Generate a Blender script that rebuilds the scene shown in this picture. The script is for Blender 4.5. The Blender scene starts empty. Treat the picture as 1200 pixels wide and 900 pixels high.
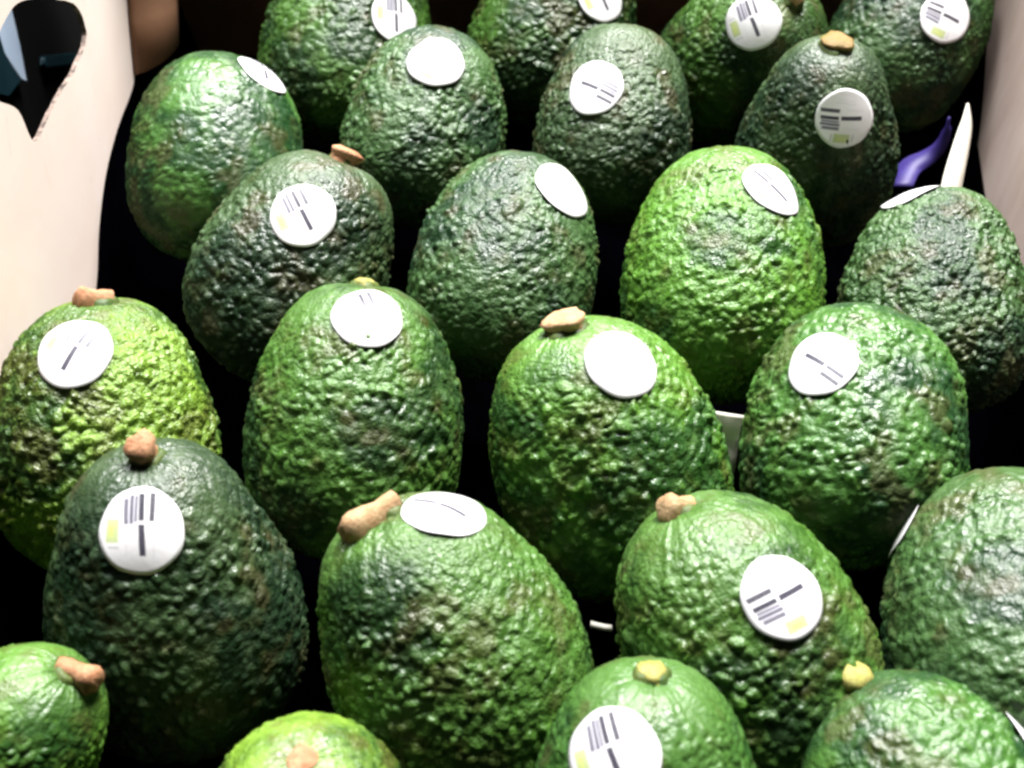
import bpy, math, random
import numpy as np
from mathutils import Vector, Matrix
from mathutils.bvhtree import BVHTree

# ------------------------------------------------------------------ camera
S = bpy.context.scene
C = S.collection
PITCH = math.radians(50.0)            # looking down into the box
FPX = 1350.0                          # focal length in pixels of a 1200 x 900 frame
CAM = Vector((0.0, -0.245, 0.292))    # avocado centres lie near z = 0
FWD = Vector((0, math.cos(PITCH), -math.sin(PITCH)))
RGT = Vector((1, 0, 0))
UPV = RGT.cross(FWD)
cam = bpy.data.cameras.new('camera')
cam.sensor_width = 36.0
cam.lens = 36.0 * FPX / 1200.0
cam.clip_start = 0.01
cam.clip_end = 50
cam.dof.use_dof = True
cam.dof.focus_distance = 0.37
cam.dof.aperture_fstop = 14.0
camo = bpy.data.objects.new('camera', cam)
C.objects.link(camo)
camo.location = CAM
camo.rotation_euler = (math.pi / 2 - PITCH, 0, 0)
S.camera = camo

# ------------------------------------------------------------------ light
W = bpy.data.worlds.new('World')
S.world = W
W.use_nodes = True
W.node_tree.nodes['Background'].inputs[0].default_value = (0.85, 0.93, 1.0, 1)
W.node_tree.nodes['Background'].inputs[1].default_value = 0.013


def lamp(name, loc, target, sx, sy, power, col):
    l = bpy.data.lights.new(name, 'AREA')
    l.shape = 'RECTANGLE'
    l.size, l.size_y = sx, sy
    l.energy = power
    l.color = col
    o = bpy.data.objects.new(name, l)
    C.objects.link(o)
    o.location = loc
    o.rotation_euler = (Vector(target) - Vector(loc)).to_track_quat('-Z', 'Y').to_euler()
    return o


lamp('shop_ceiling_lamp', (0.28, 0.80, 1.30), (0.0, 0.05, 0), 0.52, 0.70, 93.0, (1.0, 0.97, 0.95))
lamp('shop_ceiling_lamp', (-0.40, 0.80, 1.30), (0.0, 0.05, 0), 0.42, 0.70, 32.0, (0.96, 0.98, 1.0))
S.view_settings.view_transform = 'Standard'
S.view_settings.look = 'None'
S.view_settings.exposure = 0.0
S.view_settings.gamma = 1.0
S.render.engine = 'CYCLES'
S.cycles.max_bounces = 2
S.cycles.diffuse_bounces = 2
S.cycles.glossy_bounces = 0
W.cycles.sampling_method = 'NONE'
S.cycles.use_adaptive_sampling = True
S.cycles.adaptive_threshold = 0.02
S.cycles.pixel_filter_type = 'BLACKMAN_HARRIS'
S.cycles.filter_width = 2.7
S.cycles.use_denoising = True

rng = np.random.default_rng(7)
random.seed(7)


# ------------------------------------------------------------------ helpers
def ray(px, py):
    return (FWD + RGT * ((px - 600) / FPX) + UPV * ((450 - py) / FPX)).normalized()


def P(px, py, z=0.0):
    d = ray(px, py)
    return CAM + d * ((z - CAM.z) / d.z)


def hit_plane(px, py, p0, n):
    d = ray(px, py)
    return CAM + d * ((p0 - CAM).dot(n) / d.dot(n))


def mesh_obj(name, verts, faces, mat, parent=None, smooth=True):
    me = bpy.data.meshes.new(name)
    me.from_pydata([tuple(v) for v in verts], [], faces)
    me.validate()
    me.update()
    if smooth:
        me.polygons.foreach_set('use_smooth', [True] * len(me.polygons))
    me.materials.append(mat)
    o = bpy.data.objects.new(name, me)
    C.objects.link(o)
    if parent is not None:
        o.parent = parent
    return o


def thing(name, label, cat, loc, group=None):
    o = bpy.data.objects.new(name, None)
    C.objects.link(o)
    o.empty_display_size = 0.01
    o.location = loc
    o['label'] = label
    o['category'] = cat
    if group:
        o['group'] = group
    return o


class NT:
    """short-hand for node trees"""
    def __init__(self, name):
        self.m = bpy.data.materials.new(name)
        self.m.use_nodes = True
        self.t = self.m.node_tree
        self.b = self.t.nodes['Principled BSDF']

    def n(self, typ, **kw):
        nd = self.t.nodes.new(typ)
        for k, v in kw.items():
            if k.startswith('i_'):
                nd.inputs[k[2:].replace('_', ' ')].default_value = v
            else:
                setattr(nd, k, v)
        return nd

    def l(self, a, b):
        self.t.links.new(a, b)

    def math(self, op, a, b=None, clamp=False):
        nd = self.n('ShaderNodeMath', operation=op)
        nd.use_clamp = clamp
        for i, v in enumerate((a, b)):
            if v is None:
                continue
            if isinstance(v, (int, float)):
                nd.inputs[i].default_value = v
            else:
                self.l(v, nd.inputs[i])
        return nd.outputs[0]

    def ramp(self, fac, stops):
        nd = self.n('ShaderNodeValToRGB')
        el = nd.color_ramp.elements
        while len(el) < len(stops):
            el.new(0.5)
        for e, (p, c) in zip(el, stops):
            e.position = p
            e.color = c if len(c) == 4 else (*c, 1)
        self.l(fac, nd.inputs[0])
        return nd.outputs[0]

    def mix(self, fac, a, b, blend='MIX'):
        nd = self.n('ShaderNodeMix', data_type='RGBA', blend_type=blend)
        for s, v in ((nd.inputs[0], fac), (nd.inputs[6], a), (nd.inputs[7], b)):
            if isinstance(v, (int, float)):
                s.default_value = v
            elif isinstance(v, tuple):
                s.default_value = v if len(v) == 4 else (*v, 1)
            else:
                self.l(v, s)
        return nd.outputs[2]

    def noise(self, vec, scale, detail=3.0, rough=0.55, dist=0.0):
        nd = self.n('ShaderNodeTexNoise')
        nd.inputs['Scale'].default_value = scale
        nd.inputs['Detail'].default_value = detail
        nd.inputs['Roughness'].default_value = rough
        nd.inputs['Distortion'].default_value = dist
        self.l(vec, nd.inputs['Vector'])
        return nd.outputs[0]


# ------------------------------------------------------------------ materials
def skin_mat(i, dark, light, neck, light_amt, bump=1.0, rough=0.42):
    """avocado skin: two greens in drifting patches, paler neck, lenticel specks, waxy gloss"""
    t = NT('avocado_skin_%02d' % i)
    tc = t.n('ShaderNodeTexCoord')
    v = tc.outputs['Object']

    def attr(n):
        return t.n('ShaderNodeAttribute', attribute_name=n).outputs['Fac']
    big, med, sc, dots_a = attr('patch'), attr('mottle'), attr('scuff'), attr('lenticel')
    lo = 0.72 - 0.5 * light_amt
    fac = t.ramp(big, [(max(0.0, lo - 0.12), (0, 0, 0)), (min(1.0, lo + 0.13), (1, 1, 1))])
    at = t.n('ShaderNodeAttribute', attribute_name='pebble')
    cell = at.outputs['Fac']
    f2 = t.math('ADD', fac, t.math('MULTIPLY', t.math('SUBTRACT', cell, 0.5), 0.55))
    f2 = t.math('ADD', f2, t.math('MULTIPLY', t.math('SUBTRACT', med, 0.5), 0.9), clamp=True)
    col = t.mix(f2, dark, light)
    # paler, smoother neck round the stem (object z runs along the fruit)
    sep = t.n('ShaderNodeSeparateXYZ')
    t.l(tc.outputs['Object'], sep.inputs[0])
    zz = t.math('ADD', sep.outputs[2], t.math('MULTIPLY', t.math('SUBTRACT', big, 0.5), 0.35))
    nk = t.ramp(zz, [(0.40, (0, 0, 0)), (0.66, (1, 1, 1))])
    col = t.mix(t.math('MULTIPLY', nk, 0.55), col, neck)
    ol = t.ramp(sc, [(0.52, (0, 0, 0)), (0.72, (1, 1, 1))])
    col = t.mix(t.math('MULTIPLY', ol, 0.36), col, (dark[0] * 2.6 + .02, dark[1] * 1.1 + .01, dark[2] * .7))
    # lenticels
    dots = t.ramp(dots_a, [(0.12, (1, 1, 1)), (0.26, (0, 0, 0))])
    col = t.mix(t.math('MULTIPLY', dots, 0.32), col, (light[0] * 1.9 + .03, light[1] * 1.6 + .03, light[2] * 1.8 + .012))
    # brown scuffs
    sf = t.ramp(sc, [(0.70, (0, 0, 0)), (0.78, (1, 1, 1))])
    col = t.mix(t.math('MULTIPLY', sf, 0.22), col, (0.09, 0.055, 0.03))
    t.l(col, t.b.inputs['Base Color'])
    r = t.math('ADD', t.math('MULTIPLY', med, 0.26), rough - 0.10)
    t.l(r, t.b.inputs['Roughness'])
    t.b.inputs['Specular IOR Level'].default_value = 0.8
    b1 = t.n('ShaderNodeBump')
    b1.inputs['Strength'].default_value = 0.24 * bump
    b1.inputs['Distance'].default_value = 0.010
    fine = t.noise(v, 46, 2, 0.65, 0.0)
    t.l(fine, b1.inputs['Height'])
    t.l(b1.outputs[0], t.b.inputs['Normal'])
    return t.m


def sticker_mat(name, ink):
    """round white fruit sticker: yellow logo, small text block, three text lines"""
    t = NT(name)
    uv = t.n('ShaderNodeUVMap', uv_map='UVMap')
    sp = t.n('ShaderNodeSeparateXYZ')
    t.l(uv.outputs[0], sp.inputs[0])
    U, V = sp.outputs[0], sp.outputs[1]      # -1 .. 1 over the disc
    nz = t.noise(uv.outputs[0], 26, 2, 0.6)
    nz2 = t.noise(uv.outputs[0], 60, 1, 0.5)

    def band(x, a, b, soft):
        m1 = t.n('ShaderNodeMapRange', interpolation_type='SMOOTHSTEP')
        t.l(x, m1.inputs[0])
        m1.inputs[1].default_value, m1.inputs[2].default_value = a - soft, a + soft
        m2 = t.n('ShaderNodeMapRange', interpolation_type='SMOOTHSTEP')
        t.l(x, m2.inputs[0])
        m2.inputs[1].default_value, m2.inputs[2].default_value = b - soft, b + soft
        return t.math('SUBTRACT', m1.outputs[0], m2.outputs[0], clamp=True)

    def rect(u0, u1, v0, v1, soft=0.018, slant=0.0):
        x = t.math('ADD', U, t.math('MULTIPLY', V, slant)) if slant else U
        return t.math('MULTIPLY', band(x, u0, u1, soft), band(V, v0, v1, soft))
    col = (0.78, 0.77, 0.78, 1)
    yel = t.math('MULTIPLY', rect(-.82, -.52, -.26, .30, .03), 0.66 * ink)
    col = t.mix(yel, col, (0.38, 0.50, 0.05))
    leaf = t.math('MULTIPLY', rect(-.74, -.64, -.14, .16, .05), 0.5 * ink)
    col = t.mix(leaf, col, (0.66, 0.72, 0.12))
    blk = t.math('MULTIPLY', rect(-.42, -.08, .16, .82, .03), 0.30 * ink)
    col = t.mix(blk, col, (0.30, 0.28, 0.48))
    text = t.ramp(nz, [(0.30, (0.84, 0.84, 0.84)), (0.60, (1, 1, 1))])
    for (u0, u1, v0, v1, a, sl) in [
            (-.40, -.30, .18, .74, .80, 0), (-.26, -.18, .18, .82, .86, 0), (-.15, -.09, .22, .80, .8, 0),
            (-.05, .07, .24, .84, 1.0, 0.02), (.19, .31, .24, .86, .95, 0.02),
            (-.05, .09, -.56, .16, 1.0, 0.06), (-.80, -.54, .36, .41, .35, 0), (-.76, -.50, -.40, -.35, .35, 0),
            (.48, .53, -.30, .40, .14, 0), (.58, .62, -.26, .34, .12, 0), (-.34, -.30, -.55, .05, .10, 0),
            (.28, .32, -.62, .02, .12, 0)]:
        m = t.math('MULTIPLY', rect(u0, u1, v0, v1, .018, sl), text)
        col = t.mix(t.math('MULTIPLY', m, min(1.0, a * ink)), col, (0.02, 0.018, 0.04))
    t.l(col, t.b.inputs['Base Color'])
    t.b.inputs['Roughness'].default_value = 0.38
    bp = t.n('ShaderNodeBump')
    bp.inputs['Strength'].default_value = 0.12
    bp.inputs['Distance'].default_value = 0.0006
    t.l(t.noise(uv.outputs[0], 3.2, 2), bp.inputs['Height'])
    t.l(bp.outputs[0], t.b.inputs['Normal'])
    return t.m


def simple_mat(name, c1, c2, scale, rough=0.6, bump=0.2, dist=0.001, spec=0.4, stretch=None, c3=None):
    t = NT(name)
    tc = t.n('ShaderNodeTexCoord')
    v = tc.outputs['Object']
    if stretch:
        mp = t.n('ShaderNodeMapping')
        mp.inputs['Scale'].default_value = stretch
        t.l(v, mp.inputs['Vector'])
        v = mp.outputs[0]
    a = t.noise(v, scale, 4, 0.6, 0.3)
    f = t.ramp(a, [(0.34, (0, 0, 0)), (0.66, (1, 1, 1))])
    col = t.mix(f, c1, c2)
    if c3:
        s = t.noise(v, scale * 3.1, 5, 0.7, 0.8)
        col = t.mix(t.math('MULTIPLY', t.ramp(s, [(0.6, (0, 0, 0)), (0.74, (1, 1, 1))]), 0.6), col, c3)
    t.l(col, t.b.inputs['Base Color'])
    t.b.inputs['Roughness'].default_value = rough
    t.b.inputs['Specular IOR Level'].default_value = spec
    b = t.n('ShaderNodeBump')
    b.inputs['Strength'].default_value = bump
    b.inputs['Distance'].default_value = dist
    t.l(t.noise(v, scale * 4, 4, 0.65), b.inputs['Height'])
    t.l(b.outputs[0], t.b.inputs['Normal'])
    return t.m


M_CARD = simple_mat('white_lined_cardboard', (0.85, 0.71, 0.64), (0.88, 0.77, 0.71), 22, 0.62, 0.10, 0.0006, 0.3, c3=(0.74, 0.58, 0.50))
M_CARD_R = simple_mat('streaked_pinkish_cardboard', (0.50, 0.37, 0.32), (0.64, 0.51, 0.45), 14, 0.7, 0.15, 0.0006, 0.25, stretch=(3.0, 3.0, 0.7), c3=(0.46, 0.30, 0.25))  # darker than the left wall's card, with upright streaks
M_KRAFT = simple_mat('kraft_cardboard', (0.17, 0.085, 0.045), (0.22, 0.115, 0.065), 30, 0.75, 0.15, 0.0006, 0.25)
M_TORN = simple_mat('torn_cardboard_edge', (0.05, 0.04, 0.035), (0.34, 0.26, 0.22), 260, 0.85, 0.5, 0.001, 0.2)
M_TRAY = simple_mat('shade_black_tray_plastic', (0.0003, 0.0003, 0.0004), (0.0010, 0.0007, 0.0022), 30, 0.9, 0.15, 0.0006, 0.0)  # tray purple taken down to near black, painting the shade of the gaps
M_CREAM = simple_mat('cream_paper', (0.72, 0.68, 0.58), (0.80, 0.77, 0.68), 60, 0.6, 0.1, 0.0004, 0.3)
M_STEM = simple_mat('woody_stem', (0.34, 0.15, 0.07), (0.50, 0.28, 0.155), 260, 0.65, 0.6, 0.0012, 0.3, c3=(0.15, 0.055, 0.025))
M_STEMT = simple_mat('tan_cut_stem', (0.40, 0.23, 0.11), (0.52, 0.36, 0.20), 260, 0.65, 0.6, 0.0012, 0.3, c3=(0.22, 0.10, 0.04))
M_STEMY = simple_mat('yellow_stem', (0.27, 0.27, 0.055), (0.38, 0.33, 0.11), 260, 0.6, 0.5, 0.001, 0.3)
M_STEMG = simple_mat('yellow_green_stem', (0.16, 0.14, 0.03), (0.27, 0.16, 0.065), 260, 0.55, 0.5, 0.001, 0.3)
M_COLLAR = simple_mat('stem_collar_skin', (0.035, 0.075, 0.014), (0.09, 0.12, 0.025), 170, 0.5, 0.4, 0.001, 0.4)
M_DARK = simple_mat('dark_shelf', (0.003, 0.003, 0.003), (0.006, 0.006, 0.006), 12, 0.5, 0.1, 0.001, 0.3)
M_BLUE = simple_mat('pale_blue_plastic', (0.42, 0.56, 0.74), (0.55, 0.68, 0.84), 30, 0.35, 0.1, 0.0006, 0.5)
M_TEAL = simple_mat('dark_teal_plastic', (0.006, 0.022, 0.030), (0.010, 0.035, 0.045), 30, 0.35, 0.1, 0.0006, 0.5)
M_STK = sticker_mat('sticker_print', 1.0)
M_STK_OVERLIT = sticker_mat('sticker_print_overlit', 0.35)  # weaker ink paints the print as washed out by strong light


# ------------------------------------------------------------------ the box
# side walls: planes through points at avocado height, running away from the viewer
def wall_plane(pa, pb):
    d = (pb - pa).normalized()
    n = Vector((0, 0, 1)).cross(d).normalized()
    return pa, d, n


def panel(name, poly, hole, thick, nrm, mat, edge_mat, parent, bulge=0.0):
    """cardboard sheet cut to an outline (and a hole): triangulated faces, real thickness"""
    import bmesh
    bm = bmesh.new()
    loops = [poly] + ([hole] if hole else [])
    edges = []
    for lp in loops:
        vs = [bm.verts.new(p - parent.location) for p in lp]
        edges += [bm.edges.new((vs[k], vs[(k + 1) % len(vs)])) for k in range(len(vs))]
    r = bmesh.ops.triangle_fill(bm, use_beauty=True, use_dissolve=False, edges=edges, normal=nrm)
    faces = [g for g in r['geom'] if isinstance(g, bmesh.types.BMFace)]
    for f in faces:
        if f.normal.dot(nrm) < 0:
            f.normal_flip()
    ex = bmesh.ops.extrude_face_region(bm, geom=faces)
    for g in ex['geom']:
        if isinstance(g, bmesh.types.BMVert):
            g.co += nrm * thick * 0.5
    for f in list(bm.faces):
        f.material_index = 0
    bm.normal_update()
    for f in bm.faces:
        if abs(f.normal.dot(nrm)) < 0.5:
            f.material_index = 1
    bmesh.ops.recalc_face_normals(bm, faces=list(bm.faces))
    me = bpy.data.meshes.new(name)
    bm.to_mesh(me)
    bm.free()
    me.materials.append(mat)
    me.materials.append(edge_mat)
    o = bpy.data.objects.new(name, me)
    C.objects.link(o)
    o.parent = parent
    return o


def smooth_poly(pts, n=6, closed=False):
    """Catmull-Rom through points"""
    out = []
    N = len(pts)
    rngk = range(N) if closed else range(N - 1)
    for k in rngk:
        p0 = pts[(k - 1) % N] if closed or k > 0 else pts[0]
        p1, p2 = pts[k], pts[(k + 1) % N]
        p3 = pts[(k + 2) % N] if closed or k < N - 2 else pts[-1]
        for s in range(n):
            u = s / n
            out.append(0.5 * ((2 * p1) + (p2 - p0) * u + (2 * p0 - 5 * p1 + 4 * p2 - p3) * u * u + (3 * p1 - p0 - 3 * p2 + p3) * u ** 3))
    if not closed:
        out.append(pts[-1])
    return out


def V2(seq):
    return [Vector((a, b, 0)) for a, b in seq]


FLOOR_Z = -0.082
box = thing('cardboard_box', 'open cardboard fruit box with pale walls and a torn hand hole', 'box', (0.0, 0.13, FLOOR_Z))

# left wall, with the torn hand hole
LP, LD, LN = wall_plane(P(158, 60, 0.004), P(70, 330, 0.004))
LN = LN if LN.x > 0 else -LN
low = smooth_poly(V2([(154, 40), (158, 92), (138, 150), (124, 205), (116, 270), (113, 335), (100, 410), (70, 500), (20, 640)]), 4)
poly = [hit_plane(p.x, p.y, LP, LN) for p in low]
back_top = hit_plane(146, -40, LP, LN)
front = poly[-1]
TOPZ = 0.125
poly = [Vector((back_top.x, back_top.y, TOPZ)), back_top] + poly + [Vector((front.x, front.y, TOPZ))]
hl = smooth_poly(V2([(101, 48), (98, 22), (86, 5), (58, -2), (24, 2), (7, 22), (-10, 62), (-16, 100), (-4, 117), (21, 129), (40, 166), (57, 138), (72, 108), (88, 82)]), 5, True)
hole = []
for k, p in enumerate(hl):
    j = Vector((random.uniform(-.7, .7), random.uniform(-.7, .7), 0)) if p.x > 55 else Vector((0, 0, 0))
    q = p + j
    hole.append(hit_plane(q.x, q.y, LP, LN))
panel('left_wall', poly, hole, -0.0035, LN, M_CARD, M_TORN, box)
# brown corner flap folded inwards at the back of the left wall
ctop = back_top
ca, cb = hit_plane(147, -40, LP, LN), hit_plane(158, 88, LP, LN)
cv, cf = [], []
NU = 9
for r_, base in enumerate((Vector((ca.x, ca.y, TOPZ)), ca, hit_plane(152, 25, LP, LN), cb)):
    for k in range(NU):
        u = k / (NU - 1)
        off = LN * (0.015 * math.sin(u * 1.45)) + LD * (-0.016 * (1 - math.cos(u * 1.4)) if LD.y < 0 else 0.016 * (1 - math.cos(u * 1.4)))
        p = base + off + LN * 0.0008
        if r_ == 3:
            p = p + Vector((0, 0, 0.006 * u))
        cv.append(p - box.location)
for r_ in range(3):
    for k in range(NU - 1):
        a = r_ * NU + k
        cf.append((a, a + 1, a + NU + 1, a + NU))
co = mesh_obj('corner_flap', cv, cf, M_KRAFT, box)
sm = co.modifiers.new('thickness', 'SOLIDIFY')
sm.thickness = 0.003
co['label'] = 'brown corner flap'

# right wall
RP, RD, RN = wall_plane(P(1152, -60, 0.004), P(1222, 320, 0.004))
RN = RN if RN.x < 0 else -RN
low = smooth_poly(V2([(1160, -56), (1159, -20), (1156, 60), (1150, 140), (1143, 212), (1160, 300), (1190, 400), (1230, 560)]), 4)
poly = [hit_plane(p.x, p.y, RP, RN) for p in low]
poly = [Vector((poly[0].x, poly[0].y, TOPZ))] + poly + [Vector((poly[-1].x, poly[-1].y, TOPZ))]
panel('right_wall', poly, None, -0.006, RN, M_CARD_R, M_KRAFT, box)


# outer shell of the box below the lined panels, and its bottom
def slab(name, a, b, z0, z1, off, nrm, thick, mat):
    q = []
    for t_ in (0, thick):
        for p, z in ((a, z0), (b, z0), (b, z1), (a, z1)):
            q.append(Vector((p.x, p.y, z)) - nrm * (off + t_) - box.location)
    f = [(0, 1, 2, 3), (7, 6, 5, 4), (0, 4, 5, 1), (1, 5, 6, 2), (2, 6, 7, 3), (3, 7, 4, 0)]
    return mesh_obj(name, q, f, mat, box, smooth=False)


dl = LD if LD.y > 0 else -LD
dr = RD if RD.y > 0 else -RD
lf, lb = LP - dl * 0.30, LP + dl * ((0.275 - LP.y) / dl.y)
rf, rb = RP - dr * 0.42, RP + dr * ((0.275 - RP.y) / dr.y)
slab('outer_side', lf, lb, FLOOR_Z, 0.0, 0.016, LN, 0.004, M_KRAFT)
slab('outer_side', rf, rb, FLOOR_Z, 0.0, 0.016, RN, 0.004, M_KRAFT)
bn = Vector((0, -1, 0))
slab('raised_back_wall', Vector((lb.x - 0.02, max(lb.y, rb.y), 0)), Vector((rb.x + 0.02, max(lb.y, rb.y), 0)), FLOOR_Z, 0.17, 0.0, bn, 0.006, M_KRAFT)  # moved in and made taller than the side walls to shade the back row
v = [Vector((lf.x - .03, lf.y, FLOOR_Z)), Vector((rf.x + .03, rf.y, FLOOR_Z)), Vector((rb.x + .03, max(lb.y, rb.y) + .01, FLOOR_Z)), Vector((lb.x - .03, max(lb.y, rb.y) + .01, FLOOR_Z))]
q = [p - box.location for p in v] + [p - box.location - Vector((0, 0, .004)) for p in v]
mesh_obj('bottom', q, [(0, 1, 2, 3), (7, 6, 5, 4), (0, 4, 5, 1), (1, 5, 6, 2), (2, 6, 7, 3), (3, 7, 4, 0)], M_KRAFT, box, smooth=False)

# ------------------------------------------------------------------ avocados
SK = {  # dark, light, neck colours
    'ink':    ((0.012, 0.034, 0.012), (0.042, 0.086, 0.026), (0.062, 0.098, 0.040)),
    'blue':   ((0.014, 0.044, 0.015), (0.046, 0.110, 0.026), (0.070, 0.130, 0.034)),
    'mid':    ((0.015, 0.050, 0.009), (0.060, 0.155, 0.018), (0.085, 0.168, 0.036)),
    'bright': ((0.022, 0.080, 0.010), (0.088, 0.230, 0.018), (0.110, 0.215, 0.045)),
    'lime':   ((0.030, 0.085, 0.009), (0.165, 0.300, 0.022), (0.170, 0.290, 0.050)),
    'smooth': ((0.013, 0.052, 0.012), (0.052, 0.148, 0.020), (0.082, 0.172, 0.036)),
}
# key: centre px, width px, stem px (where the stem end shows or would show), stem side (+1 towards the viewer), shape,
#      skin, amount of the light green, roughness of relief, stem style, sticker (px, py, turn, print paled as by glare), label
AV = [
    ((-12, 895), 262, (60, 795), 1, 2, 'bright', .55, 0.8, 'long', None,
     'bright green avocado cut off at the bottom left corner, orange stem pointing right'),
    ((352, 982), 268, (350, 900), 1, 4, 'lime', .75, 0.8, 'scar', None,
     'yellow-green avocado at the bottom edge with its stem scar facing up'),
    ((750, 955), 300, (768, 805), 1, 1, 'smooth', .55, 0.75, 'nub_green', (717, 885, 18, 0),
     'smooth streaked green avocado at the bottom edge with a large sticker and yellowish stem nub'),
    ((1088, 955), 290, (1010, 812), 1, 5, 'smooth', .50, 0.8, 'green', (1232, 862, 40, 0),
     'green avocado in the bottom right corner with a yellow stem at its left'),
    ((207, 694), 304, (167, 548), 1, 2, 'ink', .35, 1.0, 'long', (165, 623, 0, 0),
     'dark blue-green avocado with an upright yellow-logo sticker below its stem, lower left'),
    ((519, 757), 312, (452, 606), 1, 6, 'mid', .50, 1.25, 'big', (521, 597, 60, 0),
     'pebbly green avocado, front centre, with a long tan stem left of its tipped sticker'),
    ((869, 750), 302, (803, 602), 1, 0, 'mid', .66, 1.0, 'short', (917, 700, 115, 0),
     'green avocado with a tall tilted sticker on its right flank, front right of centre'),
    ((1190, 738), 312, (1180, 590), -1, 7, 'blue', .55, 0.9, None, (1052, 612, 20, 0),
     'blue-green avocado cut by the right edge, its sticker seen edge-on at the left'),
    ((130, 510), 268, (116, 356), 1, 4, 'lime', .48, 1.5, 'long', (86, 412, -25, 0),
     'knobbly yellow-green avocado against the left wall with reddish stem and sticker'),
    ((416, 494), 262, (426, 334), 1, 7, 'mid', .52, 1.0, 'nub_green', (431, 370, 20, 0),
     'upright green avocado with a sticker covering its top, left of centre'),
    ((707, 534), 280, (664, 390), 1, 0, 'bright', .50, 1.1, 'flat', (729, 423, 40, 1),
     'bright green avocado in the middle with flat pinkish stem and overlit, almost blank sticker'),
    ((997, 508), 266, (1008, 362), -1, 5, 'smooth', .62, 0.8, None, (963, 426, -145, 0),
     'glossy green avocado with a pointed-oval sticker and no stem showing, right of the middle'),
    ((353, 318), 232, (408, 183), 1, 6, 'ink', .50, 1.0, 'nub', (355, 252, 25, 0),
     'dark green avocado leaning right with a tan stem on top and an oval sticker'),
    ((597, 313), 220, (618, 202), -1, 7, 'blue', .48, 1.1, None, (661, 222, 60, 1),
     'dull dark green avocado with a overlit white sticker at its top right, centre'),
    ((847, 322), 242, (852, 182), -1, 7, 'bright', .66, 1.2, None, (907, 220, 45, 0),
     'brightest lime-green avocado without visible stem, sticker at its upper right'),
    ((1098, 352), 222, (1095, 232), -1, 4, 'blue', .62, 1.3, None, (1064, 219, 30, 0),
     'blue-green lumpy avocado by the right wall with a sticker edge-on at its top'),
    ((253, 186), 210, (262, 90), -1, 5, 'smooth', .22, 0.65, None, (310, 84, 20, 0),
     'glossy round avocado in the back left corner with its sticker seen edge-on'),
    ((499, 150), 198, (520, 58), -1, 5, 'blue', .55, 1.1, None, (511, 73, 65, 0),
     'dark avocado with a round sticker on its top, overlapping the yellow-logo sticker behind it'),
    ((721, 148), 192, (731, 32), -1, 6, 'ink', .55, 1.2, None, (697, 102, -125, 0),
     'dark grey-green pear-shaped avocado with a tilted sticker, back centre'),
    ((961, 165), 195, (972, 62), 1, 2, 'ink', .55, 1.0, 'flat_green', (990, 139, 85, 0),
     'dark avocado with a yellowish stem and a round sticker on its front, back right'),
    ((416, 48), 205, (430, -50), -1, 1, 'mid', .34, 1.0, None, (463, 21, 0, 0),  # back row: less light green, putting the shade there into the skin
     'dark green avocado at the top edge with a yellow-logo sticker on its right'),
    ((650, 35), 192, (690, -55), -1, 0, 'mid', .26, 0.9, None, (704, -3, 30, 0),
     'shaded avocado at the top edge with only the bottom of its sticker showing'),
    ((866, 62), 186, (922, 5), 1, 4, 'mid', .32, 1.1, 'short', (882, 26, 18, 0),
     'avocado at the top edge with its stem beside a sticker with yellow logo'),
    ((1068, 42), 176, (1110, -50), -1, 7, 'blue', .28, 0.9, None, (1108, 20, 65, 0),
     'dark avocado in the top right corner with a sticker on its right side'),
]

# --- shapes shared between the fruits: profile of revolution + lopsidedness + pebbled relief
SHAPES = [  # taper k, pear p, aspect L/D, lopsided, relief (pebble size, amplitude), seed
    (0.10, 0.02, 1.20, 0.010), (0.15, 0.03, 1.27, 0.020), (0.21, 0.05, 1.30, -0.015), (0.17, 0.05, 1.32, 0.024),
    (0.11, 0.03, 1.22, -0.024), (0.09, 0.00, 1.18, 0.015), (0.13, 0.03, 1.22, 0.028), (0.10, 0.01, 1.25, -0.014),
]
NA, NL = 300, 250


def hash3(ix, iy, iz, k):
    n = (ix.astype(np.int64) * 73856093) ^ (iy.astype(np.int64) * 19349663) ^ (iz.astype(np.int64) * 83492791) ^ (k * 2654435)
    n = (n ^ (n >> 13)) * 1274126177
    n = n & 0x7fffffff
    n = (n ^ (n >> 16)) * 668265263 & 0x7fffffff
    return (n & 0xffff) / 65535.0


def worley(p, seed):
    b = np.floor(p)
    f1 = np.full(len(p), 9.0)
    f2 = np.full(len(p), 9.0)
    cid = np.zeros(len(p))
    for dx in (-1, 0, 1):
        for dy in (-1, 0, 1):
            for dz in (-1, 0, 1):
                c = b + np.array([dx, dy, dz])
                ix, iy, iz = c[:, 0], c[:, 1], c[:, 2]
                q = c + np.stack([hash3(ix, iy, iz, seed + s) for s in (1, 2, 3)], 1)
                d = np.sqrt(((p - q) ** 2).sum(1))
                h = hash3(ix, iy, iz, seed + 4)
                near = d < f1
                f2 = np.where(near, f1, np.minimum(f2, d))
                cid = np.where(near, h, cid)
                f1 = np.where(near, d, f1)
    return f1, f2, cid


def vnoise(p, seed):
    b = np.floor(p)
    f = p - b
    f = f * f * (3 - 2 * f)
    r = np.zeros(len(p))
    for dx in (0, 1):
        for dy in (0, 1):
            for dz in (0, 1):
                c = b + np.array([dx, dy, dz])
                h = hash3(c[:, 0], c[:, 1], c[:, 2], seed)
                w = (f[:, 0] if dx else 1 - f[:, 0]) * (f[:, 1] if dy else 1 - f[:, 1]) * (f[:, 2] if dz else 1 - f[:, 2])
                r += w * h
    return r - 0.5


def sstep(a, b, x):
    t = np.clip((x - a) / (b - a), 0, 1)
    return t * t * (3 - 2 * t)


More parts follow.
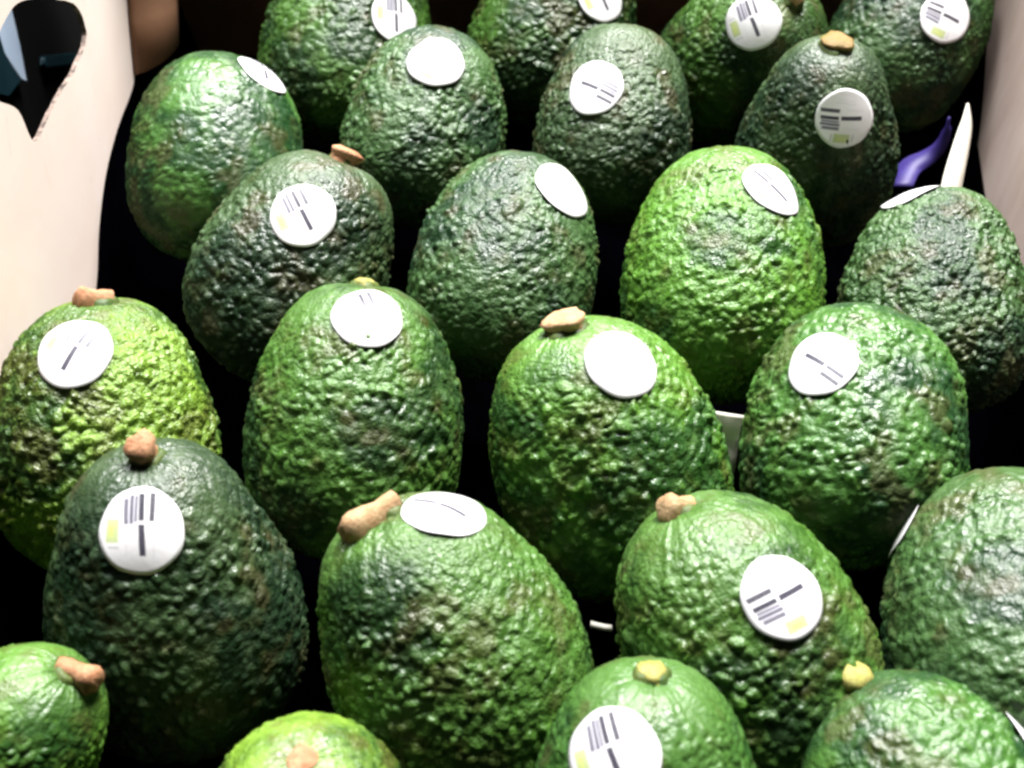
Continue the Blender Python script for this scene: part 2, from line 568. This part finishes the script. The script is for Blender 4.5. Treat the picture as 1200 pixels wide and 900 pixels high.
def raw_profile(x, k, pear):
    n = 2.42
    r = (1 - np.clip(np.abs(x), 0, 1) ** n) ** (1 / n)
    return r * np.exp(-k * x) * (1 - pear * np.sin(np.clip(x, 0, 1) * math.pi) ** 2 * 1.2)


def base_surface(shape, th, ph):
    """smooth fruit, diameter 1, stem along +z; th 0 = blossom end .. pi = stem end"""
    k, pear, asp, lop = shape
    x = -np.cos(th)
    prof = raw_profile(x, k, pear)
    xs = np.linspace(0, math.pi, 400)
    xx = -np.cos(xs)
    mx = raw_profile(xx, k, pear).max()
    r = 0.5 * prof / mx
    z = x * asp / 2
    z = z - 0.018 * np.exp(-((math.pi - th) / 0.16) ** 2)       # dimple at the stem
    ox = lop * (1 - x * x) * 1.5
    return np.stack([r * np.cos(ph) * 1.0 + ox, r * np.sin(ph) * 0.97, z], -1)


def grid_faces(nl, na):
    i = np.arange(nl - 1)[:, None]
    j = np.arange(na)[None, :]
    a = i * na + j
    b = i * na + (j + 1) % na
    return np.stack([a, b, b + na, a + na], -1).reshape(-1, 4)


SHAPE_BVH, SHAPE_MESH, REAL_BVH = [], {}, {}
for s, sh in enumerate(SHAPES):
    th = np.linspace(0.004, math.pi - 0.004, 64)
    ph = np.linspace(0, 2 * math.pi, 72, endpoint=False)
    T, PH = np.meshgrid(th, ph, indexing='ij')
    pts = base_surface(sh, T, PH).reshape(-1, 3)
    SHAPE_BVH.append(BVHTree.FromPolygons([tuple(p) for p in pts], [tuple(map(int, f)) for f in grid_faces(64, 72)]))


def fruit_mesh(s, relief):
    key = (s, relief)
    if key in SHAPE_MESH:
        return SHAPE_MESH[key]
    sh = SHAPES[s]
    th = np.linspace(0.004, math.pi - 0.004, NL)
    ph = np.linspace(0, 2 * math.pi, NA, endpoint=False)
    T, PH = np.meshgrid(th, ph, indexing='ij')
    base = base_surface(sh, T, PH)
    e = 1e-3
    dT = base_surface(sh, T + e, PH) - base_surface(sh, T - e, PH)
    dP = base_surface(sh, T, PH + e) - base_surface(sh, T, PH - e)
    nrm = np.cross(dP, dT)
    nrm /= np.linalg.norm(nrm, axis=-1, keepdims=True) + 1e-12
    p = base.reshape(-1, 3)
    n = nrm.reshape(-1, 3)
    if (n * p).sum() < 0:
        n = -n
    seed = 11 + s * 97
    warp = np.stack([vnoise(p * 9 + 5 * k, seed + k) for k in range(3)], 1) * 0.06
    warp += np.stack([vnoise(p * 24 + 9 * k, seed + 7 + k) for k in range(3)], 1) * 0.022
    q = p + warp
    stretch = np.array([1.0, 1.0, 0.8])
    f1, f2, cid = worley(q * stretch * 23.5, seed + 20)
    g1, g2, cid2 = worley(q * stretch * 10.0 + 3.3, seed + 50)
    peb = np.clip(1 - (f1 / 0.80) ** 2, 0, 1) ** 0.8 * sstep(-0.05, 0.30, f2 - f1) * (0.35 + 0.65 * cid)
    lump = sstep(0.0, 0.55, g2 - g1) * (0.4 + 0.6 * cid2)
    broad = vnoise(p * 3.2, seed + 80)
    fine = vnoise(p * 52, seed + 81)
    x = -np.cos(T).reshape(-1)
    fade = 1 - 0.82 * sstep(0.50, 0.97, x + 0.25 * broad)
    blotch = 0.45 + 1.25 * np.clip(vnoise(p * 4.5, seed + 90) + 0.4, 0, 1)
    phf = PH.reshape(-1)
    streak = vnoise(np.stack([np.cos(phf) * 9, np.sin(phf) * 9, x * 2.0], 1), seed + 95) * sstep(0.45, 0.95, x)
    h = relief * ((0.0180 * (peb - 0.35) + 0.0085 * (lump - 0.4)) * fade * blotch + 0.0022 * fine * fade) + 0.022 * broad + 0.007 * streak
    tip = sstep(0.0, 0.10, math.pi - T.reshape(-1))
    h *= tip
    co = p + n * h[:, None]
    f = grid_faces(NL, NA)
    me = bpy.data.meshes.new('avocado_skin')
    me.vertices.add(len(co))
    me.vertices.foreach_set('co', co.astype(np.float32).ravel())
    me.loops.add(f.size)
    me.loops.foreach_set('vertex_index', f.astype(np.int32).ravel())
    me.polygons.add(len(f))
    me.polygons.foreach_set('loop_start', np.arange(0, f.size, 4, dtype=np.int32))
    me.polygons.foreach_set('loop_total', np.full(len(f), 4, dtype=np.int32))
    me.update(calc_edges=True)
    me.polygons.foreach_set('use_smooth', np.ones(len(f), dtype=bool))
    def fbm(f, k):
        return 0.5 + vnoise(p * f, seed + k) * .9 + vnoise(p * f * 2.1, seed + k + 1) * .45 + vnoise(p * f * 4.3, seed + k + 2) * .22
    l1 = worley(q * 27 + 1.7, seed + 140)[0]
    for nm, val in (('patch', fbm(2.6, 110)), ('mottle', fbm(17, 120)), ('scuff', fbm(8, 130)), ('lenticel', l1)):
        me.attributes.new(nm, 'FLOAT', 'POINT').data.foreach_set('value', val.astype(np.float32))
    at = me.attributes.new('pebble', 'FLOAT', 'POINT')
    at.data.foreach_set('value', (0.6 * cid + 0.4 * cid2).astype(np.float32))
    if me.polygons[NA * (NL // 2)].normal.dot(Vector(p[NA * (NL // 2)])) < 0:
        me.flip_normals()
    me.materials.append(M_DARK)
    REAL_BVH[me.name] = BVHTree.FromPolygons(co.tolist(), f.tolist())
    SHAPE_MESH[key] = me
    return me


def stem_mesh(style, rnd):
    """short woody stem along +z in millimetres-scaled units (metres)"""
    R0, R1, H, lean = {'long': (.0036, .0044, .0072, .2), 'nub': (.0056, .0066, .0040, .1), 'big': (.0046, .0055, .0128, .08), 'short': (.0042, .0046, .0050, .15),
                       'flat': (.0068, .0078, .0044, .05), 'flat_green': (.0058, .0066, .0032, .1), 'green': (.0046, .0054, .0070, .2),
                       'nub_green': (.0044, .0040, .0018, .0), 'scar': (.0040, .0034, .0002, .0)}[style]
    prof = [(R0 * 1.05, -.003), (R0, 0), (R0 * .94, H * .22), (R0 * .5 + R1 * .5, H * .55), (R1, H * .82), (R1 * .90, H * .97), (R1 * .55, H * 1.06 + .0006), (0.0005, H * 1.02 + .0006)]
    na = 20
    vs, fs = [], []
    oval = rnd.uniform(.78, .95)
    for (r, z) in prof:
        for k in range(na):
            a = 2 * math.pi * k / na
            rr = r * (1 + .09 * math.sin(3 * a + 1.3) + .06 * math.sin(5 * a + z * 900)) * rnd.uniform(.95, 1.05)
            vs.append(Vector((rr * math.cos(a) + lean * max(z, 0) * .6, rr * oval * math.sin(a), z + rnd.uniform(-.0002, .0002))))
    for i in range(len(prof) - 1):
        for k in range(na):
            fs.append((i * na + k, i * na + (k + 1) % na, (i + 1) * na + (k + 1) % na, (i + 1) * na + k))
    fs.append(tuple(range((len(prof) - 1) * na, len(prof) * na)))
    return vs, fs


def collar_mesh(style, rnd):
    R = {'flat': .0066, 'flat_green': .0058, 'scar': .0055, 'nub_green': .0042, 'big': .0042}.get(style, .0044)
    prof = [(R * 1.25, -.0022), (R * 1.08, .0002), (R * .88, .0011), (R * .62, .0008), (R * .5, -.001)]
    na = 24
    vs, fs = [], []
    for (r, z) in prof:
        for k in range(na):
            a = 2 * math.pi * k / na
            rr = r * (1 + .07 * math.sin(4 * a) + .05 * math.sin(7 * a + 2))
            vs.append(Vector((rr * math.cos(a), rr * math.sin(a), z)))
    for i in range(len(prof) - 1):
        for k in range(na):
            fs.append((i * na + k, i * na + (k + 1) % na, (i + 1) * na + (k + 1) % na, (i + 1) * na + k))
    return vs, fs


STK_R = 0.0110
# lean of the longer stems: to the right, up, towards the viewer
STEM_DIR = {0: (.85, -.45, .35), 3: (.45, .45, .5), 4: (-.35, .2, .8), 5: (-.85, -.72, .35), 6: (-.7, -.1, .6), 8: (-1.0, -.25, .35)}
for idx, (ctr, wpx, spx, side, s, skin, lamt, relief, stem, stk, label) in enumerate(AV):
    rnd = random.Random(100 + idx)
    Cc = P(ctr[0], ctr[1], 0.0)
    tocam = (CAM - Cc)
    dist = tocam.length
    depth = (Cc - CAM).dot(FWD)
    tocam.normalize()
    D = wpx * depth / FPX * 0.985
    r_ = (RGT - tocam * RGT.dot(tocam)).normalized()
    u_ = tocam.cross(r_)
    asp = SHAPES[s][2]
    dx, dy = (spx[0] - ctr[0]) * depth / FPX, (ctr[1] - spx[1]) * depth / FPX
    ln = math.hypot(dx, dy)
    ct = min(0.995, ln / (asp * D / 2))
    tilt = math.acos(ct) * side
    if side < 0:
        tilt = max(tilt, -0.30)
    inpl = (r_ * dx + u_ * dy) / ln
    ax = inpl * math.cos(tilt) + tocam * math.sin(tilt)
    ax.normalize()
    # spin about the axis
    tx = ax.cross(tocam).normalized()
    ty = ax.cross(tx)
    Rm = Matrix((tx, ty, ax)).transposed()
    spin = rnd.uniform(0, 2 * math.pi)
    Rm = Rm @ Matrix.Rotation(spin, 3, 'Z')
    MW = Matrix.Translation(Cc) @ Rm.to_4x4() @ Matrix.Diagonal((D, D, D, 1))
    root = thing('avocado', label, 'avocado', Vector((Cc.x, Cc.y, Cc.z - D * .5)), 'avocados packed in the box')
    body = bpy.data.objects.new('skin', fruit_mesh(s, 1.5 if relief > 1.25 else 1.0 if relief > 0.7 else 0.5))
    C.objects.link(body)
    body.parent = root
    body.matrix_local = Matrix.Translation(-root.location) @ MW
    dk, lt, nk = SK[skin]
    body.material_slots[0].link = 'OBJECT'
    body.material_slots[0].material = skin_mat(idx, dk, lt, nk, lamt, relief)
    # stem
    if stem:
        pole = base_surface(SHAPES[s], np.array(math.pi - 0.005), np.array(0.0))
        pw = MW @ Vector(pole)
        zax = ax
        if idx in STEM_DIR:
            sdx, sdy, sdc = STEM_DIR[idx]
            zax = (r_ * sdx + u_ * sdy + tocam * sdc + ax * .12).normalized()
        rot = zax.to_track_quat('Z', 'X').to_matrix().to_4x4()
        sv, sf = stem_mesh(stem, rnd)
        ML = Matrix.Translation(pw - root.location + ax * 0.0006) @ rot
        so = mesh_obj('stem', [ML @ q for q in sv], sf, {'nub': M_STEM, 'short': M_STEMT, 'big': M_STEMT, 'flat': M_STEMT, 'green': M_STEMY, 'nub_green': M_STEMY, 'flat_green': M_STEMG}.get(stem, M_STEM), root)
        cvv, cff = collar_mesh(stem, rnd)
        MC = Matrix.Translation(pw - root.location + ax * 0.0010) @ ax.to_track_quat('Z', 'X').to_matrix().to_4x4()
        if stem != 'scar':
            mesh_obj('collar', [MC @ q for q in cvv], cff, M_COLLAR, so)
    # sticker, bent to the skin
    if stk:
        sx, sy, turn, overlit = stk
        inv = MW.inverted()
        bv = SHAPE_BVH[s]

        def cast(px, py):
            o_ = inv @ CAM
            d_ = (inv.to_3x3() @ ray(px, py)).normalized()
            return bv.ray_cast(o_, d_)
        h = cast(sx, sy)
        if h[0] is None:       # edge-on: take the nearest point of the skin to the ray
            best = None
            for tt in np.linspace(dist * .8, dist * 1.25, 120):
                qn = bv.find_nearest(inv @ (CAM + ray(sx, sy) * tt))
                if best is None or qn[3] < best[3]:
                    best = qn
            hp, hn = best[0], best[1]
        else:
            hp, hn = h[0], h[1]
        hw = MW @ hp
        nw = (MW.to_3x3() @ hn).normalized()
        if nw.dot(hw - Cc) < 0:
            nw = -nw
        e1 = (RGT - nw * RGT.dot(nw)).normalized()
        e2 = nw.cross(e1)
        if e2.dot(UPV) < 0 and abs(e2.dot(UPV)) > .2:
            e2, e1 = -e2, -e1
        ca_, sa_ = math.cos(math.radians(turn)), math.sin(math.radians(turn))
        ux = e1 * ca_ + e2 * sa_
        uy = -e1 * sa_ + e2 * ca_
        NR, NS = 10, 56
        vs, uvs, fs = [], [], []
        wav, wv2 = rnd.uniform(0, 6.28), rnd.uniform(0, 6.28)

        rb_ = REAL_BVH[body.data.name]
        d_ = (inv.to_3x3() @ (-nw)).normalized()
        smp = []
        for rr in np.linspace(0.05, 1.0, 9):
            for a in np.linspace(0, 2 * math.pi, 26, endpoint=False):
                aa, bb = rr * math.cos(a), rr * math.sin(a)
                w = hw + (ux * aa + uy * bb) * STK_R
                hh = rb_.ray_cast(inv @ (w + nw * 0.03), d_)
                if hh[0] is not None:
                    smp.append((aa, bb, (MW @ hh[0] - hw).dot(nw)))
        A_ = np.array(smp)
        B_ = np.stack([np.ones(len(A_)), A_[:, 0], A_[:, 1], A_[:, 0] ** 2, A_[:, 0] * A_[:, 1], A_[:, 1] ** 2], 1)
        cf_ = np.linalg.lstsq(B_, A_[:, 2], rcond=None)[0]
        top_ = np.percentile(A_[:, 2] - B_ @ cf_, 99) + 0.00015

        def surf(a, b, lift):
            hgt = cf_ @ np.array([1, a, b, a * a, a * b, b * b])
            return hw + (ux * a + uy * b) * STK_R + nw * (hgt + top_ + lift)
        for side_, lift0 in ((0, 0.00012), (1, 0.0)):
            vs.append(surf(0, 0, lift0)); uvs.append((0, 0))
            for i in range(1, NR + 1):
                rr = i / NR
                for k in range(NS):
                    a = 2 * math.pi * k / NS
                    lf_ = lift0 + (0.00030 * math.sin(3 * a + wav) + 0.0001) * rr ** 3
                    ro_ = rr * (1 + .028 * math.sin(2 * a + wv2) + .016 * math.sin(3 * a + wav) + .008 * math.sin(7 * a + wv2))
                    vs.append(surf(ro_ * math.cos(a), ro_ * math.sin(a), lf_))
                    uvs.append((rr * math.cos(a), rr * math.sin(a)))
        n1 = 1 + NR * NS
        for b0, fl in ((0, False), (n1, True)):
            for k in range(NS):
                f = (b0, b0 + 1 + k, b0 + 1 + (k + 1) % NS)
                fs.append(f[::-1] if fl else f)
            for i in range(NR - 1):
                for k in range(NS):
                    a = b0 + 1 + i * NS + k
                    b = b0 + 1 + i * NS + (k + 1) % NS
                    f = (a, a + NS, b + NS, b)
                    fs.append(f[::-1] if fl else f)
        for k in range(NS):
            a = 1 + (NR - 1) * NS + k
            b = 1 + (NR - 1) * NS + (k + 1) % NS
            fs.append((a, a + n1, b + n1, b))
        st = mesh_obj('sticker', [p - root.location for p in vs], fs, M_STK_OVERLIT if overlit else M_STK, root)
        uvl = st.data.uv_layers.new(name='UVMap')
        for lp in st.data.loops:
            uvl.data[lp.index].uv = uvs[lp.vertex_index]

# ------------------------------------------------------------------ purple tray under the fruit, coloured near black for shade
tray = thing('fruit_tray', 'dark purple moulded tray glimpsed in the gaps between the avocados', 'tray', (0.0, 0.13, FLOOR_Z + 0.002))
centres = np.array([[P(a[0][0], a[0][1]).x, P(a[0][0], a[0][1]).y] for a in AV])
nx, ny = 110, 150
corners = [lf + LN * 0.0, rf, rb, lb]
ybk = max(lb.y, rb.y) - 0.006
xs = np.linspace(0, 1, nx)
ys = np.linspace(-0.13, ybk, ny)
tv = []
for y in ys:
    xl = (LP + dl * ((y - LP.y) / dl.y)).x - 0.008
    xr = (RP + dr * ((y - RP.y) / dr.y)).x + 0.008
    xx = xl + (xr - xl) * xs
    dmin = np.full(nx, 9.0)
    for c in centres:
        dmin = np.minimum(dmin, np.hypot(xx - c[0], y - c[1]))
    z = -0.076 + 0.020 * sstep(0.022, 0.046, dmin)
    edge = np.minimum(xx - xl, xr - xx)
    z = z + 0.078 * (1 - sstep(0.0, 0.012, edge))  # dark sides turned up to stand for the shade below the wall panels
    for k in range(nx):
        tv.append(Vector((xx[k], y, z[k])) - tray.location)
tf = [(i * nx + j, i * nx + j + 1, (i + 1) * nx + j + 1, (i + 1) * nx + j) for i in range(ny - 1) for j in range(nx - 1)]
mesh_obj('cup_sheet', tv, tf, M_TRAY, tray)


def ribbon(name, cen, wid, z_up, thick, mat, parent):
    """curved strip given by centre points and half-width vectors"""
    n = len(cen)
    vs = []
    for c, w in zip(cen, wid):
        for t_ in (-1, 0, 1):
            vs.append(c + w * t_ + z_up * (0.0008 if t_ == 0 else 0) - parent.location)
    fs = []
    for i in range(n - 1):
        for k in range(2):
            a = i * 3 + k
            fs.append((a, a + 1, a + 4, a + 3))
    o = mesh_obj(name, vs, fs, mat, parent)
    m = o.modifiers.new('thickness', 'SOLIDIFY')
    m.thickness = thick
    return o


# rim of the tray curling up by the right wall
def Pd(px, py, z):
    return P(px, py, z)


rim = smooth_poly([Pd(1052, 218, -.022), Pd(1066, 196, -.020), Pd(1086, 184, -.017), Pd(1100, 172, -.012), Pd(1108, 157, -.006), Pd(1112, 138, .001)], 4)
wds = []
for k, p in enumerate(rim):
    t_ = (rim[min(k + 1, len(rim) - 1)] - rim[max(k - 1, 0)]).normalized()
    d = (CAM - p).normalized()
    wv = t_.cross(d).normalized()
    u = k / (len(rim) - 1)
    wds.append((wv * 0.6 + Vector((0, 0, 1)) * 0.35).normalized() * (0.0050 * (1 - u) + 0.0013) * (1.0 if u < .9 else .5))
M_RIM = simple_mat('violet_tray_rim', (0.022, 0.012, 0.12), (0.035, 0.02, 0.17), 60, 0.55, 0.1, 0.0005, 0.5)  # the tray's purple as lit; the cup sheet carries its shaded tone
ro = ribbon('rim', rim, wds, Vector((0, -0.5, 0.8)), 0.0009, M_RIM, tray)
ro['label'] = 'bright violet curled rim of the tray'

# cream paper strip standing between tray and right wall
strip = thing('paper_strip', 'narrow cream paper strip standing between violet tray rim and right wall', 'paper', P(1118, 220, -.02))
cen = smooth_poly([P(1112, 236, -.010), P(1118, 205, -.004), P(1124, 180, .000), P(1130, 155, .004), P(1133, 138, .007), P(1134, 121, .010)], 4)
wds = []
for k, p in enumerate(cen):
    u = k / (len(cen) - 1)
    hw_ = 0.0044 * (1 - u ** 2.2) + 0.0003
    wds.append(Vector((1, 0.25, 0)).normalized() * hw_)
ribbon('sheet', cen, wds, Vector((0, -1, .3)), 0.0006, M_CREAM, strip)

# folded scrap of label between two fruits
scrap = thing('paper_scrap', 'small grey-white folded paper scrap wedged beside the middle bright green avocado', 'paper', P(853, 540, -.02))
cen = smooth_poly([P(853, 484, .006), P(853, 500, .002), P(854, 520, -.004), P(856, 540, -.009), P(857, 556, -.014)], 3)
wds = [Vector((1, -.2, 0)) * (0.0046 * (1 - k / (len(cen) - 1)) ** .9 + .0004) for k in range(len(cen))]
ribbon('sheet', cen, wds, Vector((0, -.6, .6)), 0.0004, M_CREAM, scrap)
scrap2 = thing('paper_scrap', 'tiny pale paper sliver in the dark gap right of the front centre avocado', 'paper', P(705, 735, -.03))
cen = [P(692, 731, -.016), P(700, 733, -.016), P(709, 735, -.015), P(717, 736, -.015)]
ribbon('sheet', cen, [Vector((0, .5, .6)) * .0011] * 4, Vector((0, -.6, .6)), 0.0004, M_CREAM, scrap2)

# ------------------------------------------------------------------ beyond the hand hole
g = mesh_obj('shelf', [(-3, -3, FLOOR_Z - .012), (3, -3, FLOOR_Z - .012), (3, 3, FLOOR_Z - .012), (-3, 3, FLOOR_Z - .012)], [(0, 1, 2, 3)], M_DARK, None, False)
g['kind'] = 'structure'
# a dark crate with a pale blue rail, seen through the hole
HP = LP - LN * 0.055
crate = thing('plastic_crate', 'dark plastic crate with pale blue rail seen through the hand hole', 'crate', Vector((HP.x, HP.y, FLOOR_Z)))


def crate_pts(seq):
    return [hit_plane(a, b, HP, LN) for a, b in seq]


def prism(name, pts, nrm, th, mat):
    n = len(pts)
    vs = [p - crate.location for p in pts] + [p - nrm * th - crate.location for p in pts]
    fs = [tuple(range(n)), tuple(range(2 * n - 1, n - 1, -1))] + [(k, (k + 1) % n, n + (k + 1) % n, n + k) for k in range(n)]
    o = mesh_obj(name, vs, fs, mat, crate, False)
    b = o.modifiers.new('soft_edge', 'BEVEL')
    b.width = 0.0008
    b.segments = 2
    return o


prism('side', crate_pts([(-160, -200), (240, -200), (240, 300), (-160, 300)]), LN, 0.01, M_DARK)
HP = HP + LN * 0.004
prism('rail', crate_pts([(-6, 18), (12, 8), (22, 50), (30, 92), (22, 88), (6, 60)]), LN, 0.0035, M_BLUE)
prism('ledge', crate_pts([(-30, 20), (-6, 30), (6, 64), (24, 92), (10, 110), (-30, 100)]), LN, 0.003, M_TEAL)
prism('ledge', crate_pts([(55, 68), (92, 64), (92, 72), (55, 76)]), LN, 0.003, M_TEAL)
